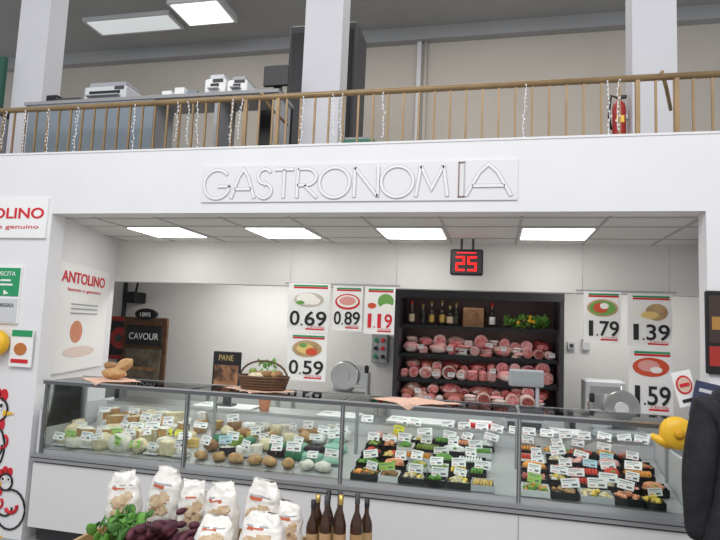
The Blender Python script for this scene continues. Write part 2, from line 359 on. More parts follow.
# ------------------------------------------------------------ price posters
def poster(name,x0,x1,z0,z1,y,price,foods):
    b=MB(); w=x1-x0;h=z1-z0
    b.box(x0,x1,y,y+.006,z0,z1,paper); 
    for i,cc in enumerate((green,red)): b.box(x0+w*.12,x1-w*.06,y-.002,y,z1-h*(.07+.04*i),z1-h*(.035+.04*i),cc)
    for i,(cx,cz,rx,rz,m) in enumerate(foods): b.disc(x0+w*cx,z0+h*cz,w*rx,h*rz,y-.003-.0005*i,m,th=.002)
    b.box(x0+w*.45,x1-w*.1,y-.002,y,z0+h*.05,z0+h*.08,red)
    o=b.obj(name)
    a,c=price; rc=red if price==('1','19') else ink
    ax0,ax1=(.06,.30) if a!='1' else (.13,.25)
    text(a,x0+w*ax0,x0+w*ax1,z0+h*.13,z0+h*.43,y-.004,rc,o,'price_digit',bold=.015); b2=text('.',x0+w*.335,x0+w*.38,z0+h*.13,z0+h*.17,y-.004,rc,o,'price_digit')
    if c[0]=='1':
        text('1',x0+w*.45,x0+w*.57,z0+h*.13,z0+h*.43,y-.004,rc,o,'price_digit',bold=.015); text(c[1],x0+w*.68,x0+w*.93,z0+h*.13,z0+h*.43,y-.004,rc,o,'price_digit',bold=.015)
    else: text(c,x0+w*.42,x0+w*.94,z0+h*.13,z0+h*.43,y-.004,rc,o,'price_digit',bold=.015)
    text("L'ETTO",x0+w*.5,x0+w*.9,z0+h*.09,z0+h*.12,y-.004,red,o,'price_unit')
    return o
mz=mat('mozzarella_print',(.85,.83,.78),.5); hamp=mat('ham_print',(.72,.33,.30),.5); grp=mat('salad_print',(.15,.35,.08),.6); yl=mat('cheese_print',(.75,.55,.2),.6); tom=mat('tomato_print',(.6,.08,.03),.5)
poster('price_poster',-1.95,-1.53,1.68,2.15,1.36,('0','69'),[(.5,.66,.36,.15,mat('dish_print',(.55,.50,.42),.6)),(.45,.68,.25,.12,mz),(.6,.64,.18,.08,mz),(.3,.6,.1,.04,grp)])
poster('price_poster',-1.93,-1.54,1.22,1.665,1.36,('0','59'),[(.5,.68,.38,.18,ltwood),(.45,.68,.22,.1,yl),(.62,.62,.15,.08,tom),(.4,.75,.1,.05,grp)])
poster('price_poster',-1.50,-1.21,1.71,2.13,1.36,('0','89'),[(.5,.65,.42,.18,red),(.5,.66,.36,.14,mz),(.5,.67,.28,.10,hamp)])
poster('price_poster',-1.19,-.90,1.69,2.13,1.36,('1','19'),[(.7,.7,.26,.16,grp),(.75,.55,.22,.10,mz),(.25,.6,.14,.06,tom)])
poster('price_poster',.76,1.06,1.70,2.14,1.36,('1','79'),[(.5,.68,.42,.17,ltwood),(.5,.68,.36,.14,grp),(.45,.68,.2,.1,tom),(.55,.72,.12,.06,mz)])
poster('price_poster',1.11,1.46,1.68,2.13,1.36,('1','39'),[(.35,.66,.25,.13,mz),(.65,.66,.25,.16,ltwood),(.5,.6,.2,.07,yl)])
poster('price_poster',1.12,1.46,1.13,1.665,1.36,('1','59'),[(.5,.72,.42,.15,tom),(.45,.74,.25,.09,hamp),(.62,.68,.14,.05,mz)])
b=MB()
b.box(-2.0,-.86,1.38,1.40,2.14,2.155,alu); b.box(.7,1.5,1.38,1.40,2.14,2.155,alu)
for x in (-1.95,-.9,.75,1.45): b.tube([(x,1.39,2.15),(x,1.39,2.56)],.0025,lgrey)
b.obj('poster_hanging_rail')
b=MB(); b.box(-.385,-.10,1.15,1.23,2.24,2.47,black,bev=.012); b.box(-.37,-.115,1.146,1.151,2.255,2.455,dark); b.box(-.30,-.28,1.18,1.2,2.46,2.565,dark); b.box(-.2,-.18,1.18,1.2,2.46,2.565,dark)
ld=mat('led_red',(.5,0,0),emit=(1,.02,.02),es=1.6)
def seg7(dg,x,z,w,h):
    S={'2':'abged','5':'afgcd'}[dg]; t=.017
    R={'a':(x,x+w,z+h-t,z+h),'d':(x,x+w,z,z+t),'g':(x,x+w,z+h/2-t/2,z+h/2+t/2),'b':(x+w-t,x+w,z+h/2,z+h),'c':(x+w-t,x+w,z,z+h/2),'f':(x,x+t,z+h/2,z+h),'e':(x,x+t,z,z+h/2)}
    for k in S: r=R[k]; b.box(r[0],r[1],1.14,1.147,r[2],r[3],ld)
seg7('2',-.335,2.275,.078,.13); seg7('5',-.232,2.275,.078,.13); b.box(-.33,-.16,1.14,1.147,2.432,2.44,ld)
b.obj('queue_number_display')

# ------------------------------------------------------------ deli counter
PX=[-3.42,-2.20,-1.01,.175,1.17]
b=MB()
b.box(-3.46,1.20,-.03,.9,.12,.60,body); 
for x in PX[1:-1]: b.box(x-.003,x+.003,-.033,-.029,.12,.60,grey)
b.box(-3.44,1.18,.05,.88,0,.12,dark)
b.box(-3.47,1.21,-.05,.0,.615,.672,alu); b.box(-3.46,1.2,-.02,.0,.598,.616,dark); b.box(-3.47,1.21,-.054,-.05,.64,.646,dark)
b.box(-3.46,1.20,0,.9,.60,.66,lgrey)
deck=mat('deck_steel',(.50,.50,.50),.4,metal=.2)
b.add([(-3.42,.03,.69),(1.17,.03,.69),(1.17,.8,.86),(-3.42,.8,.86)],[(0,1,2,3)],deck)
b.box(-3.42,1.17,.0,.03,.66,.70,steel)
b.box(-3.46,1.2,.8,1.12,.86,.965,lgrey); b.box(-3.46,1.2,.79,1.14,.965,.985,steel)
b.box(-3.46,1.2,.98,1.12,.12,.86,body)
for x in (-3.47,1.175): b.box(x,x+.022,.0,.9,.66,1.0,lgrey)
for x in PX: b.box(x-.013,x+.013,-.010,.016,.67,1.225,dalu)
for x in PX[1:-1]: b.box(x-.004,x+.004,-.012,-.009,.67,1.225,alu)
b.box(-3.45,1.19,-.014,.022,1.200,1.232,dalu); b.box(-3.45,1.19,-.018,-.012,1.226,1.236,steel)
b.box(-3.45,1.19,.44,.46,1.205,1.232,alu)
b.box(-3.45,1.19,.022,.065,1.218,1.223,alu)
for x in PX: b.box(x-.01,x+.01,.02,.45,1.205,1.222,alu); b.box(x-.012,x+.012,.44,.465,.75,1.22,alu)
b.box(-3.42,1.17,.03,.055,1.206,1.217,mat('case_led_strip',(1,1,1),emit=(1,.98,.95),es=14))
b.obj('deli_display_counter')
b=MB()
for i in range(4):
    b.box(PX[i]+.014,PX[i+1]-.014,.0,.006,.70,1.20,glass); b.box(PX[i]+.012,PX[i+1]-.012,.022,.44,1.224,1.230,glass)
b.box(-3.43,-3.424,.02,.44,.86,1.2,glass)
b.obj('counter_glass')
def dz(y): return .69+(y-.03)*(.17/.77)
tagw=mat('tag_white',(.88,.88,.88),.6); tagy=mat('tag_yellow',(.80,.78,.05),.6); tagg=mat('tag_green',(.35,.62,.12),.6); tb=mat('tag_cyan',(.45,.68,.75),.6); tink=mat('tag_ink',(.15,.15,.16),.7)
tags=MB()
def tag(x,y,z,w=.10,h=.058,m=None,tilt=.35,yaw=0):
    m=m or tagw
    X=Matrix.Translation((x,y,z))@Matrix.Rotation(yaw,4,'Z')@Matrix.Rotation(U(-.16,.16),4,'Y')@Matrix.Rotation(-tilt+U(-.2,.2),4,'X')
    tags.box(-w/2,w/2,-.001,.001,0,h,m,X)
    tags.box(-w*.4,w*.3,-.002,-.001,h*.74,h*.82,tink,X); tags.box(-w*.4,w*.1,-.002,-.001,h*.56,h*.62,grey,X)
    tags.box(w*.06,w*.36,-.002,-.001,h*.18,h*.38,tink,X); tags.box(-w*.4,-w*.12,-.002,-.001,h*.2,h*.27,red,X)
    tags.box(-.002,.002,.0,.002,-.03,.0,grey,X)
def fm(n,c,c2=None,r=.5): return mat('food_'+n,c,r,col2=c2,scale=30) if c2 else mat('food_'+n,c,r,var=.25,scale=25)
F_white=fm('white_cheese',(.84,.80,.70)); F_cream=fm('cream_cheese',(.80,.70,.46)); F_yel=fm('yellow_cheese',(.80,.57,.18)); F_rind=fm('rind',(.50,.30,.13)); F_bread=fm('bread',(.60,.38,.18),(.42,.23,.09)); F_green=fm('green_olive',(.25,.36,.06)); F_leaf=fm('lettuce',(.15,.38,.06)); F_red=fm('red_pepper',(.66,.06,.03)); F_org=fm('orange_salad',(.82,.34,.06)); F_pink=fm('pink_ham',(.82,.44,.40)); F_meat=fm('cured_meat',(.48,.07,.06),(.72,.35,.30)); F_brown=fm('cooked',(.36,.19,.08)); F_pack=fm('green_package',(.32,.58,.46)); F_salm=fm('salmon',(.85,.36,.18)); F_burr=fm('mozzarella',(.88,.87,.85)); F_black=fm('black_olive',(.03,.02,.03)); F_corn=fm('corn',(.88,.65,.10)); F_blue=fm('blue_package',(.25,.50,.62)); F_dkg=fm('dark_green_package',(.05,.22,.12))
ch=MB()
def wedge(cx,cy,z,r,h,a0,a1,m,mr):
    n=6; pts=[(cx,cy)]+[(cx+r*math.cos(a0+(a1-a0)*i/n),cy+r*math.sin(a0+(a1-a0)*i/n)) for i in range(n+1)]; k=len(pts)
    vs=[(p[0],p[1],z) for p in pts]+[(p[0],p[1],z+h) for p in pts]
    ch.add(vs,[tuple(range(k-1,-1,-1))],m); ch.add(vs,[tuple(range(k,2*k))],m)
    ch.add(vs,[(0,1,1+k,k),(k-1,0,k,2*k-1)],m); ch.add(vs,[(i,i+1,i+1+k,i+k) for i in range(1,k-1)],mr,True)
for r,y in enumerate((.13,.27,.41,.55,.69)):
    x=-3.34
    while x<-2.26:
        k=rnd(); m=random.choice([F_white,F_white,F_cream,F_cream,F_yel,F_bread,F_burr])
        yy=y+U(-.035,.035) if 0<r<4 else y; z=dz(yy)+.005; big=U(.8,1.35)
        if r==0 and k<.7: ch.box(x-.06,x+.06,yy-.05,yy+.05,z,z+.012,F_burr); ch.ell((x,yy,z+.03),(.055,.045,.03*big),random.choice([F_burr,F_white,F_cream,F_bread]),nz=.3)
        elif k<.5: 
            a=U(0,6); wedge(x,yy,z,U(.08,.12),U(.06,.12),a,a+U(1.2,3),m,F_rind)
        elif k<.75:
            X=Matrix.Translation((x,yy,z))@Matrix.Rotation(U(-.7,.7),4,'Z'); ch.box(-.06,.05,-.05,.06,0,U(.05,.12),m,X,bev=.01)
        elif k<.85: ch.lathe([(.08,0),(.085,.01),(.085,.06),(.075,.07)],(x,yy,z),m,18)
        else: ch.ell((x,yy,z+.05),(.08*big,.065,.06*big),m,rot=(0,0,U(0,3)),nz=.2)
        if rnd()<.62: tag(x+U(-.03,.03),yy-.07,z+U(.03,.08),m=random.choice([tagw,tagw,tagw,tagw,tagy,tagg]) if r<3 else tagw,yaw=U(-.5,.5),w=U(.08,.12),h=U(.045,.07))
        x+=U(.11,.17)
for r,y in enumerate((.12,.26,.40,.54,.68)):
    x=-2.12
    while x<-1.06:
        yy=y+U(-.035,.035) if 0<r<4 else y; z=dz(yy)+.005; k=rnd()
        if r==0: ch.ell((x,yy,z+.03),(U(.05,.075),.05,.035),random.choice([F_bread,F_bread,F_white,F_burr]),rot=(0,0,U(0,3)),nz=.3)
        elif r in (1,2) and x>-1.62:
            X=Matrix.Translation((x,yy,z))@Matrix.Rotation(U(-.6,.6),4,'Z'); ch.box(-.09,.06,-.05,.06,0,U(.03,.06),random.choice([F_pack,F_dkg,F_burr,F_pack,F_black]),X,bev=.012)
        elif k<.25: ch.lathe([(.06,0),(.065,.01),(.065,.06),(.055,.07)],(x,yy,z),random.choice([F_burr,F_green,F_pack,F_cream,F_brown]),14)
        elif k<.45:
            a=U(0,6); wedge(x,yy,z,.09,U(.05,.1),a,a+U(1,2.5),random.choice([F_white,F_cream,F_yel]),random.choice([F_rind,F_black]))
        else: ch.ell((x,yy,z+.04),(U(.05,.085),.055,U(.03,.05)),random.choice([F_burr,F_white,F_cream,F_brown,F_rind,F_dkg]),rot=(0,0,U(0,3)),nz=.25)
        if r and rnd()<.78: tag(x+U(-.03,.03),yy-.07,z+U(.035,.08),yaw=U(-.5,.5),m=tagw if rnd()<.9 else tb,w=U(.08,.12),h=U(.045,.07))
        x+=U(.11,.16)
ch.obj('assorted_cheeses')
tr=MB()
for r,y in enumerate((.12,.28,.44,.60,.74)):
    x=-.95 
    while x<1.12:
        w=U(.12,.22)
        if x+w>.16 and x<.19: x=.20
        if x+w>1.155: break
        yy=y+U(-.008,.008)
        z=dz(yy-.07)+.012+U(0,.012); tmat=black if rnd()<.75 else random.choice([lgrey,paper])
        tr.box(x,x+w-.008,yy-.073,yy-.068,z-.01,z+.03,tmat); tr.box(x,x+w-.008,yy+.06,yy+.065,z-.01,z+.045,tmat)
        tr.box(x,x+.005,yy-.07,yy+.063,z-.01,z+.035,tmat); tr.box(x+w-.013,x+w-.008,yy-.07,yy+.063,z-.01,z+.035,tmat); tr.box(x,x+w-.008,yy-.07,yy+.063,z-.012,z-.004,tmat)
        m=random.choice([F_green,F_red,F_org,F_yel,F_leaf,F_salm,F_cream,F_corn,F_burr,F_pink,F_burr,F_leaf,F_brown,F_black] if x<.2 else [F_meat,F_red,F_org,F_yel,F_salm,F_pink,F_brown,F_corn,F_bread,F_cream])
        m2=random.choice([F_leaf,F_red,m,F_burr,F_corn]); kind=rnd()
        if kind<.62:
            for k in range(int(150*w)):
                u=rnd();v=rnd(); hh=.035*(1-abs(u-.5)*1.6)*(1-abs(v-.5)*1.2)
                tr.ell((x+.02+(w-.048)*u,yy-.052+.105*v,z+.018+hh),(U(.012,.028),U(.010,.022),U(.010,.018)),m if rnd()<.72 else m2,rot=(U(-.5,.5),U(-.5,.5),U(0,3)),data=SPHL)
        elif kind<.85:
            k=.02
            while k<w-.03:
                tr.ell((x+k,yy,z+.03),(.012,.055,.026),m,rot=(0,.35,0),nz=.2); k+=.021
        else:
            tr.ell((x+w/2-.004,yy,z+.03),(w*.40,.052,.034),m,nz=.25,data=SPHH); tr.ell((x+w/2,yy-.03,z+.045),(.02,.015,.01),F_leaf,nz=.3)
        if rnd()<.80: tag(x+w/2+U(-.04,.04),yy+U(-.05,.05),z+U(.045,.07),w=U(.08,.12),h=U(.048,.066),yaw=U(-.5,.5),m=tagw if rnd()<.86 else random.choice([tagy,tagg,tb]))
        x+=w
tr.obj('deli_salad_trays')
for i in range(17):
    if rnd()<.75: tag(-1.0+i*.13+U(-.03,.03),.78+U(-.02,.02),.975,yaw=U(-.3,.3))
tags.obj('price_tags')
for x0,x1 in ((-2.6,-2.05),(-1.45,-1.1),(-.85,-.3),(.45,.7)):
    b=MB(); b.box(x0,x1,.82,1.08,.986,1.0,mat('cutting_board',(.80,.80,.79),.5),bev=.005); b.box(x0+.03,x0+.1,.93,.97,1.0,1.002,grey); b.obj('cutting_board')
b=MB(); b.box(-.2,.02,.85,1.0,.986,1.02,red,bev=.005); b.box(-.18,.0,.87,.98,1.02,1.03,paper); b.obj('wrapping_paper_pack')

# ------------------------------------------------------------ items on counter top
cloth=mat('gingham_cloth',(.70,.36,.25),.9,col2=(.75,.58,.46),scale=60)
def cloth_on(name,cx,cy,w,d,z):
    b=MB(); n=14; vs=[];fs=[]
    for i in range(n+1):
        for j in range(n+1):
            u=(i/n-.5)*2;v=(j/n-.5)*2
            x=cx+(u+v)*w/2*.7; y=cy+(u-v)*d/2*.7
            dr=0
            if y<-.02: dr=(-.02-y)*.8; y=-.022-.01*math.sin(x*40)
            vs.append((x,y,z+.005+.006*noise.noise(Vector((x*14,y*14,0)))-dr))
    for i in range(n):
        for j in range(n): a=i*(n+1)+j; fs.append((a,a+1,a+n+2,a+n+1))
    b.add(vs,fs,cloth,True); return b.obj(name)
cloth_on('cloth_napkin',-2.97,.15,.40,.30,1.242); cloth_on('cloth_napkin.001',-.55,.15,.50,.32,1.242); cloth_on('cloth_napkin.002',-1.7,.19,.44,.32,1.242)
def wicker(b,cx,cy,z,rx,ry,h):
    for k in range(5):
        f=1+.08*k/4*2; zz=z+h*k/4
        b.tube([(cx+rx*f*math.cos(a),cy+ry*f*math.sin(a),zz) for a in [2*math.pi*i/24 for i in range(25)]],h*.14,dkwood,6)
    for i in range(20):
        a=2*math.pi*i/20; b.tube([(cx+rx*math.cos(a),cy+ry*math.sin(a),z),(cx+rx*1.16*math.cos(a),cy+ry*1.16*math.sin(a),z+h)],.006,wood,5)
    b.lathe([(1,0),(1,.006)],(0,0,0),dkwood,20,X=Matrix.Translation((cx,cy,z))@Matrix.Diagonal((rx,ry,1,1)))
b=MB(); wicker(b,-1.70,.22,1.262,.17,.11,.08); 
for i in range(12): b.ell((-1.70+U(-.12,.12),.22+U(-.06,.06),1.34+U(0,.03)),(.05,.03,.03),random.choice([F_bread,F_brown,F_cream,F_green,F_leaf]),rot=(0,0,U(0,3)),nz=.3)
for s in (0,): b.tube([(-1.70+.19*math.cos(a),.22,1.34+.12*math.sin(a)) for a in [math.pi*i/12 for i in range(13)]],.008,dkwood,6)
b.obj('bread_basket')
b=MB(); b.ell((-2.98,.2,1.295),(.11,.06,.045),F_bread,nz=.15,data=SPHH); b.ell((-2.92,.24,1.36),(.08,.05,.045),F_bread,rot=(0,-.5,.3),nz=.2,data=SPHH); b.ell((-3.03,.22,1.35),(.06,.045,.035),F_brown,nz=.2); b.obj('bread_loaves')
b=MB()
b.box(-2.46,-2.19,.88,.895,1.12,1.48,black,bev=.006); b.box(-2.44,-2.21,.876,.88,1.14,1.36,mat('food_photo',(.42,.20,.10),.5,col2=(.05,.03,.02),scale=12)); b.box(-2.35,-2.3,.9,.97,.986,1.2,dark); b.box(-2.42,-2.25,.86,.98,1.001,1.015,dark)
o=b.obj('menu_board'); text('PANE',-2.40,-2.26,1.40,1.45,.874,mat('gold_text',(.5,.38,.15),.5),o)
b=MB(); b.lathe([(.04,0),(.055,.09),(.05,.09)],(-1.97,.95,.986),mat('terracotta',(.4,.16,.08),.8),14)
for i in range(45):
    a=U(0,6.28); r=U(0,.09); b.ell((-1.97+r*math.cos(a),.95+r*math.sin(a)*.6,1.10+U(0,.33)),(.018,.006,.025),F_leaf,rot=(U(-1,1),U(-1,1),U(0,3)),data=SPHL)
b.tube([(-1.97,.95,1.07),(-1.96,.95,1.35)],.006,green); b.obj('potted_basil')
def scale_(name,x,y,z):
    b=MB(); b.box(x,x+.34,y,y+.24,z,z+.09,grey,bev=.015); b.box(x+.02,x+.32,y+.0,y+.22,z+.10,z+.115,steel,bev=.004); b.tube([(x+.28,y+.2,z+.08),(x+.28,y+.2,z+.33)],.016,grey); b.box(x+.05,x+.33,y+.17,y+.22,z+.33,z+.47,grey,bev=.012); b.box(x+.07,x+.31,y+.165,y+.171,z+.355,z+.45,mat('lcd',(.30,.33,.34),.3))
    b.box(x+.04,x+.3,y-.004,y,z+.02,z+.07,dark); return b.obj(name)
scale_('weighing_scale',.08,.86,.986)
def slicer(name,x,y,z,s=1,fl=1):
    b=MB(); X=Matrix.Translation((x,y,z))@Matrix.Diagonal((s*fl,s,s,1))
    b.box(-.2,.2,-.14,.14,0,.06,grey,X,bev=.015); b.box(-.05,.16,-.02,.1,.06,.28,lgrey,X,bev=.03)
    b.lathe([(.13,-.01),(.14,0),(.13,.01)],(0,0,0),steel,26,X=X@Matrix.Translation((.02,-.06,.22)),axis='y'); b.lathe([(.05,-.02),(.05,.01)],(0,0,0),lgrey,16,X=X@Matrix.Translation((.02,-.07,.22)),axis='y')
    b.box(-.22,-.02,-.13,-.07,.12,.15,steel,X,bev=.006); b.box(-.22,-.2,-.13,-.0,.06,.26,steel,X,bev=.004); b.box(-.2,-.03,-.03,-.01,.15,.32,steel,X)
    b.lathe([(.02,0),(.022,.05),(.015,.07)],(0,0,0),black,12,X=X@Matrix.Translation((-.2,-.1,.26)))
    return b.obj(name)
slicer('meat_slicer',-1.56,2.35,.96,1.15,-1); slicer('meat_slicer',.95,.97,.986,1.0,1)
# ------------------------------------------------------------ back room
b=MB(); b.box(-4.6,-1.15,2.1,2.75,.92,.96,steel,bev=.01); 
for x in (-4.55,-3.4,-2.3,-1.2): b.box(x-.02,x+.02,2.15,2.19,0,.92,steel); b.box(x-.02,x+.02,2.66,2.7,0,.92,steel)
b.box(-4.55,-1.2,2.15,2.7,.3,.33,steel); b.obj('work_table')
b=MB(); b.box(-4.46,-3.86,2.40,2.44,.965,1.76,dkwood,bev=.01); b.box(-4.40,-3.92,2.385,2.40,1.42,1.66,mat('chalkboard',(.03,.03,.03),.8,var=.4,scale=5)); b.box(-4.40,-3.92,2.385,2.40,1.0,1.38,mat('board_tan',(.17,.14,.10),.7,var=.6,scale=8))
b.disc(-4.16,1.80,.15,.07,2.39,black,th=.04); b.box(-4.34,-3.98,2.38,2.386,1.12,1.16,wood)
o=b.obj('chalkboard_sign'); text('CAVOUR',-4.36,-3.96,1.49,1.57,2.382,paper,o); text('1895',-4.23,-4.09,1.77,1.82,2.385,paper,o)
b=MB(); b.box(-5.18,-4.68,3.06,3.2,1.18,1.76,dred,bev=.01); b.box(-5.12,-4.74,3.05,3.06,1.24,1.70,black); b.lathe([(.14,0),(.15,.02),(.14,.04)],(-4.93,3.0,1.47),dred,20,axis='y'); b.lathe([(.05,0),(.05,.02)],(-4.93,2.98,1.47),dark,14,axis='y'); b.obj('fire_hose_cabinet')
b=MB(); b.box(-4.9,-4.7,2.95,3.2,1.95,2.1,black,bev=.01); b.tube([(-4.8,3.1,2.1),(-4.8,3.15,2.3)],.015,black); b.obj('wall_speaker')
b=MB(); b.tube([(-5.0,3.15,0),(-5.0,3.15,2.5)],.03,dark); b.obj('trim_pipe')
b=MB(); x=-1.47; b.box(x,x+.2,3.12,3.2,1.32,1.68,grey,bev=.01)
for i in range(2):
    for j in range(3): b.lathe([(.025,0),(.025,.02)],(x+.055+i*.09,3.10,1.40+j*.1),random.choice([red,green,black,black]),10,axis='y')
b.obj('trim_control_panel')
b=MB(); b.box(1.0,1.08,3.15,3.2,1.6,1.72,lgrey); b.box(.84,.92,3.15,3.2,1.6,1.68,lgrey);b.box(.86,.90,3.14,3.15,1.62,1.66,dark); b.obj('trim_wall_sockets')
b=MB(); b.box(.82,2.2,2.4,3.0,.90,.94,steel,bev=.01); b.box(.84,2.18,2.45,2.95,0,.9,lgrey); b.obj('sink_cabinet')
b=MB(); b.box(.95,1.35,2.6,2.9,.94,1.3,lgrey,bev=.02); b.box(1.0,1.3,2.59,2.6,1.0,1.24,grey); b.tube([(1.3,2.58,1.0),(1.3,2.58,1.25)],.01,steel); b.obj('bread_oven')
X0,X1=-1.08,.72; inn=mat('fridge_interior',(.13,.085,.075),.5,var=.3,scale=3)
b=MB(); b.box(X0,X0+.04,2.45,3.19,0,2.21,dark); b.box(X1-.04,X1,2.45,3.19,0,2.21,dark); b.box(X0,X1,3.12,3.19,0,2.21,inn); b.box(X0,X1,2.42,3.19,2.15,2.21,dark,bev=.01); b.box(X0,X1,2.42,2.44,2.10,2.16,dark); b.box(X0,X1,2.5,3.19,0,.85,dark)
b.box(X0,X1,2.40,2.5,.0,.90,lgrey)
SH=[(1.80,2.62),(1.48,2.60),(1.21,2.56),(.95,2.50)]
lp=mat('fridge_pink_light',(1,.85,.88),emit=(1,.80,.84),es=6.5)
for z,y0 in SH:
    b.box(X0+.04,X1-.04,y0,3.12,z-.02,z,grey); b.box(X0+.04,X1-.04,y0-.012,y0,z-.035,z+.006,black); b.box(X0+.06,X1-.06,y0+.02,y0+.04,z-.03,z-.021,lp)
b.box(X0+.06,X1-.06,2.46,2.49,2.135,2.148,lp)
b.obj('refrigerated_display_cabinet')
bt=MB()
bg=mat('bottle_dark_glass',(.015,.02,.012),.12,spec=.6); gold=mat('gold_foil',(.5,.35,.1),.3,metal=.8)
def bottle(b,x,y,z,h,r,m,cap,lab=None):
    b.lathe([(r*.9,0),(r,.01),(r,h*.55),(r*.85,h*.62),(r*.38,h*.75),(r*.33,h*.93)],(x,y,z),m,14)
    b.lathe([(r*.42,h*.86),(r*.42,h),(r*.2,h*1.0)],(x,y,z),cap,12)
    if lab: b.lathe([(r*1.02,h*.15),(r*1.02,h*.45)],(x,y,z),lab,14)
for i,x in enumerate((-.93,-.80,-.70,-.58,-.49,-.42)):
    bottle(bt,x,2.75,1.80,U(.24,.30),U(.03,.04),bg,random.choice([gold,red,gold,black]),random.choice([paper,gold,F_cream,None]))
for x in (-.02,): bottle(bt,x,2.76,1.80,.28,.035,bg,red,paper)
bt.obj('wine_bottles')
b=MB(); 
b.box(-.36,-.09,2.70,2.72,1.802,2.02,ltwood); b.box(-.34,-.11,2.695,2.70,1.82,2.0,wood); b.box(-.36,-.34,2.7,2.95,1.802,2.02,ltwood); b.box(-.11,-.09,2.7,2.95,1.802,2.02,ltwood); b.box(-.36,-.09,2.93,2.95,1.802,2.02,ltwood); b.obj('wooden_crate')
b=MB()
for i in range(130): b.ell((.35+U(-.24,.24),2.78+U(-.1,.08),1.82+U(0,.15)*(1-abs(U(-.3,.3)))),(.03,.008,.018),F_leaf if rnd()<.8 else F_green,rot=(U(-1,1),U(-1,1),U(0,3)),data=SPHL)
for i in range(4): b.ell((.35+U(-.2,.2),2.70,1.84+U(0,.1)),(.022,.022,.022),yellow)
b.obj('leaf_garland')
mt=MB(); M_sal=fm('salami_skin',(.42,.22,.18),(.65,.5,.42)); M_cut=fm('salami_cut',(.60,.10,.10),(.78,.42,.38)); M_ham=fm('ham_skin',(.40,.13,.08),(.24,.08,.05)); M_fat=fm('fat',(.86,.70,.62)); M_pk=fm('cooked_ham',(.84,.46,.44)); M_dk=fm('dark_meat',(.22,.03,.03),(.40,.10,.08)); M_wr=fm('wrapped_cut',(.80,.72,.68))
def cutface(x,y,z,rx,rz,tilt):
    mt.lathe([(.8,0),(1,.03),(1,.3)],(0,0,0),random.choice([M_fat,M_sal,M_ham,M_dk]),18,X=Matrix.Translation((x,y,z))@Matrix.Rotation(tilt,4,'Y')@Matrix.Diagonal((rx,.8,rz,1)),axis='y')
    mt.lathe([(.93,0),(.93,.004)],(0,-.008,0),random.choice([M_fat,M_pk]),18,X=Matrix.Translation((x,y,z))@Matrix.Rotation(tilt,4,'Y')@Matrix.Diagonal((rx,1,rz,1)),axis='y')
    mt.lathe([(.74,0),(.74,.004)],(.08,-.014,-.05),random.choice([M_cut,M_cut,M_dk,M_pk]),18,X=Matrix.Translation((x,y,z))@Matrix.Rotation(tilt,4,'Y')@Matrix.Diagonal((rx,1,rz,1)),axis='y')
for zi,(z,y0) in enumerate(SH[1:]):
    for back,(y,zz) in enumerate(((y0+.28,.07),(y0+.04,.0))):
        x=X0+.06
        while x<X1-.12:
            k=rnd()
            hmax=.20 if zi==0 else .17
            if k<.42:
                rx=U(.05,.085); rz=min(rx*U(.75,1.1),hmax/2)
                if x+2*rx>X1-.05: break
                cutface(x+rx,y,z+rz+zz+.002,rx,rz,U(-.3,.3)); w=rx*2
            elif k<.68:
                rx=U(.08,.14); 
                if x+2*rx>X1-.05: break
                mt.ell((x+rx,y+.12,z+.065+zz),(rx,.13,U(.05,.07)),random.choice([M_ham,M_cut,M_dk,M_pk,M_sal]),rot=(0,U(-.15,.15),0),nz=.3,data=SPHH); w=rx*2*.92
                mt.ell((x+rx,y+.0,z+.055+zz),(rx*.6,.02,.035),random.choice([M_cut,M_fat]),nz=.3)
            elif k<.85:
                w=U(.10,.16)
                if x+w>X1-.05: break
                for q in range(4): mt.ell((x+w/2+U(-.015,.015),y+U(0,.06),z+.016+zz+q*.028),(w*.52,.08,.020),random.choice([M_cut,M_pk,M_fat,M_wr,M_dk]),nz=.35)
            else:
                w=U(.09,.13)
                if x+w>X1-.05: break
                X=Matrix.Translation((x+w/2,y+.06,z+zz+.002))@Matrix.Rotation(U(-.3,.3),4,'Z')
                mt.box(-w/2+.005,w/2-.005,-.06,.06,0,U(.06,.12),random.choice([M_wr,M_pk,M_cut]),X,bev=.02)
            if back and rnd()<.62: 
                tz=z+U(.01,.11); ww=U(.03,.045); cx=x+w/2+U(-.03,.03); mt.box(cx-ww,cx+ww,y0+.0,y0+.002,tz,tz+.05,paper); mt.box(cx-.02,cx+.02,y0-.002,y0,tz+.03,tz+.036,tink); mt.box(cx-.002,cx+.002,y0+.002,y0+.02,z,tz+.01,grey)
            x+=w*.98
mt.obj('cured_meats')

# ------------------------------------------------------------ right side signs, dispenser, person
b=MB(); b.lathe([(.14,0),(.14,.015),(.02,.03)],(1.17,-.2,0),dark,20); b.tube([(1.17,-.2,.02),(1.17,-.2,1.5)],.012,steel)
ss=b.obj('sign_stand')
Xs=Matrix.Translation((1.09,-.22,1.47))@Matrix.Rotation(-.25,4,'Y')@Matrix.Rotation(.3,4,'Z')
b=MB(); b.box(-.06,.06,-.003,.003,-.1,.1,paper,Xs)
def dX(b,cx,cz,rx,rz,y,m,X):
    n=20; b.add([(cx+rx*math.cos(2*math.pi*i/n),y,cz+rz*math.sin(2*math.pi*i/n)) for i in range(n)],[tuple(range(n))],m,X=X)
dX(b,0,.02,.05,.055,-.005,red,Xs); dX(b,0,.02,.040,.044,-.007,mat('tan_print',(.70,.5,.38),.6),Xs); b.box(-.03,.03,-.01,-.008,.01,.03,red,Xs); b.box(-.035,.035,-.006,-.003,-.08,-.06,ink,Xs); b.obj('circle_card',ss)
Xs=Matrix.Translation((1.20,-.23,1.40))@Matrix.Rotation(.2,4,'Y')
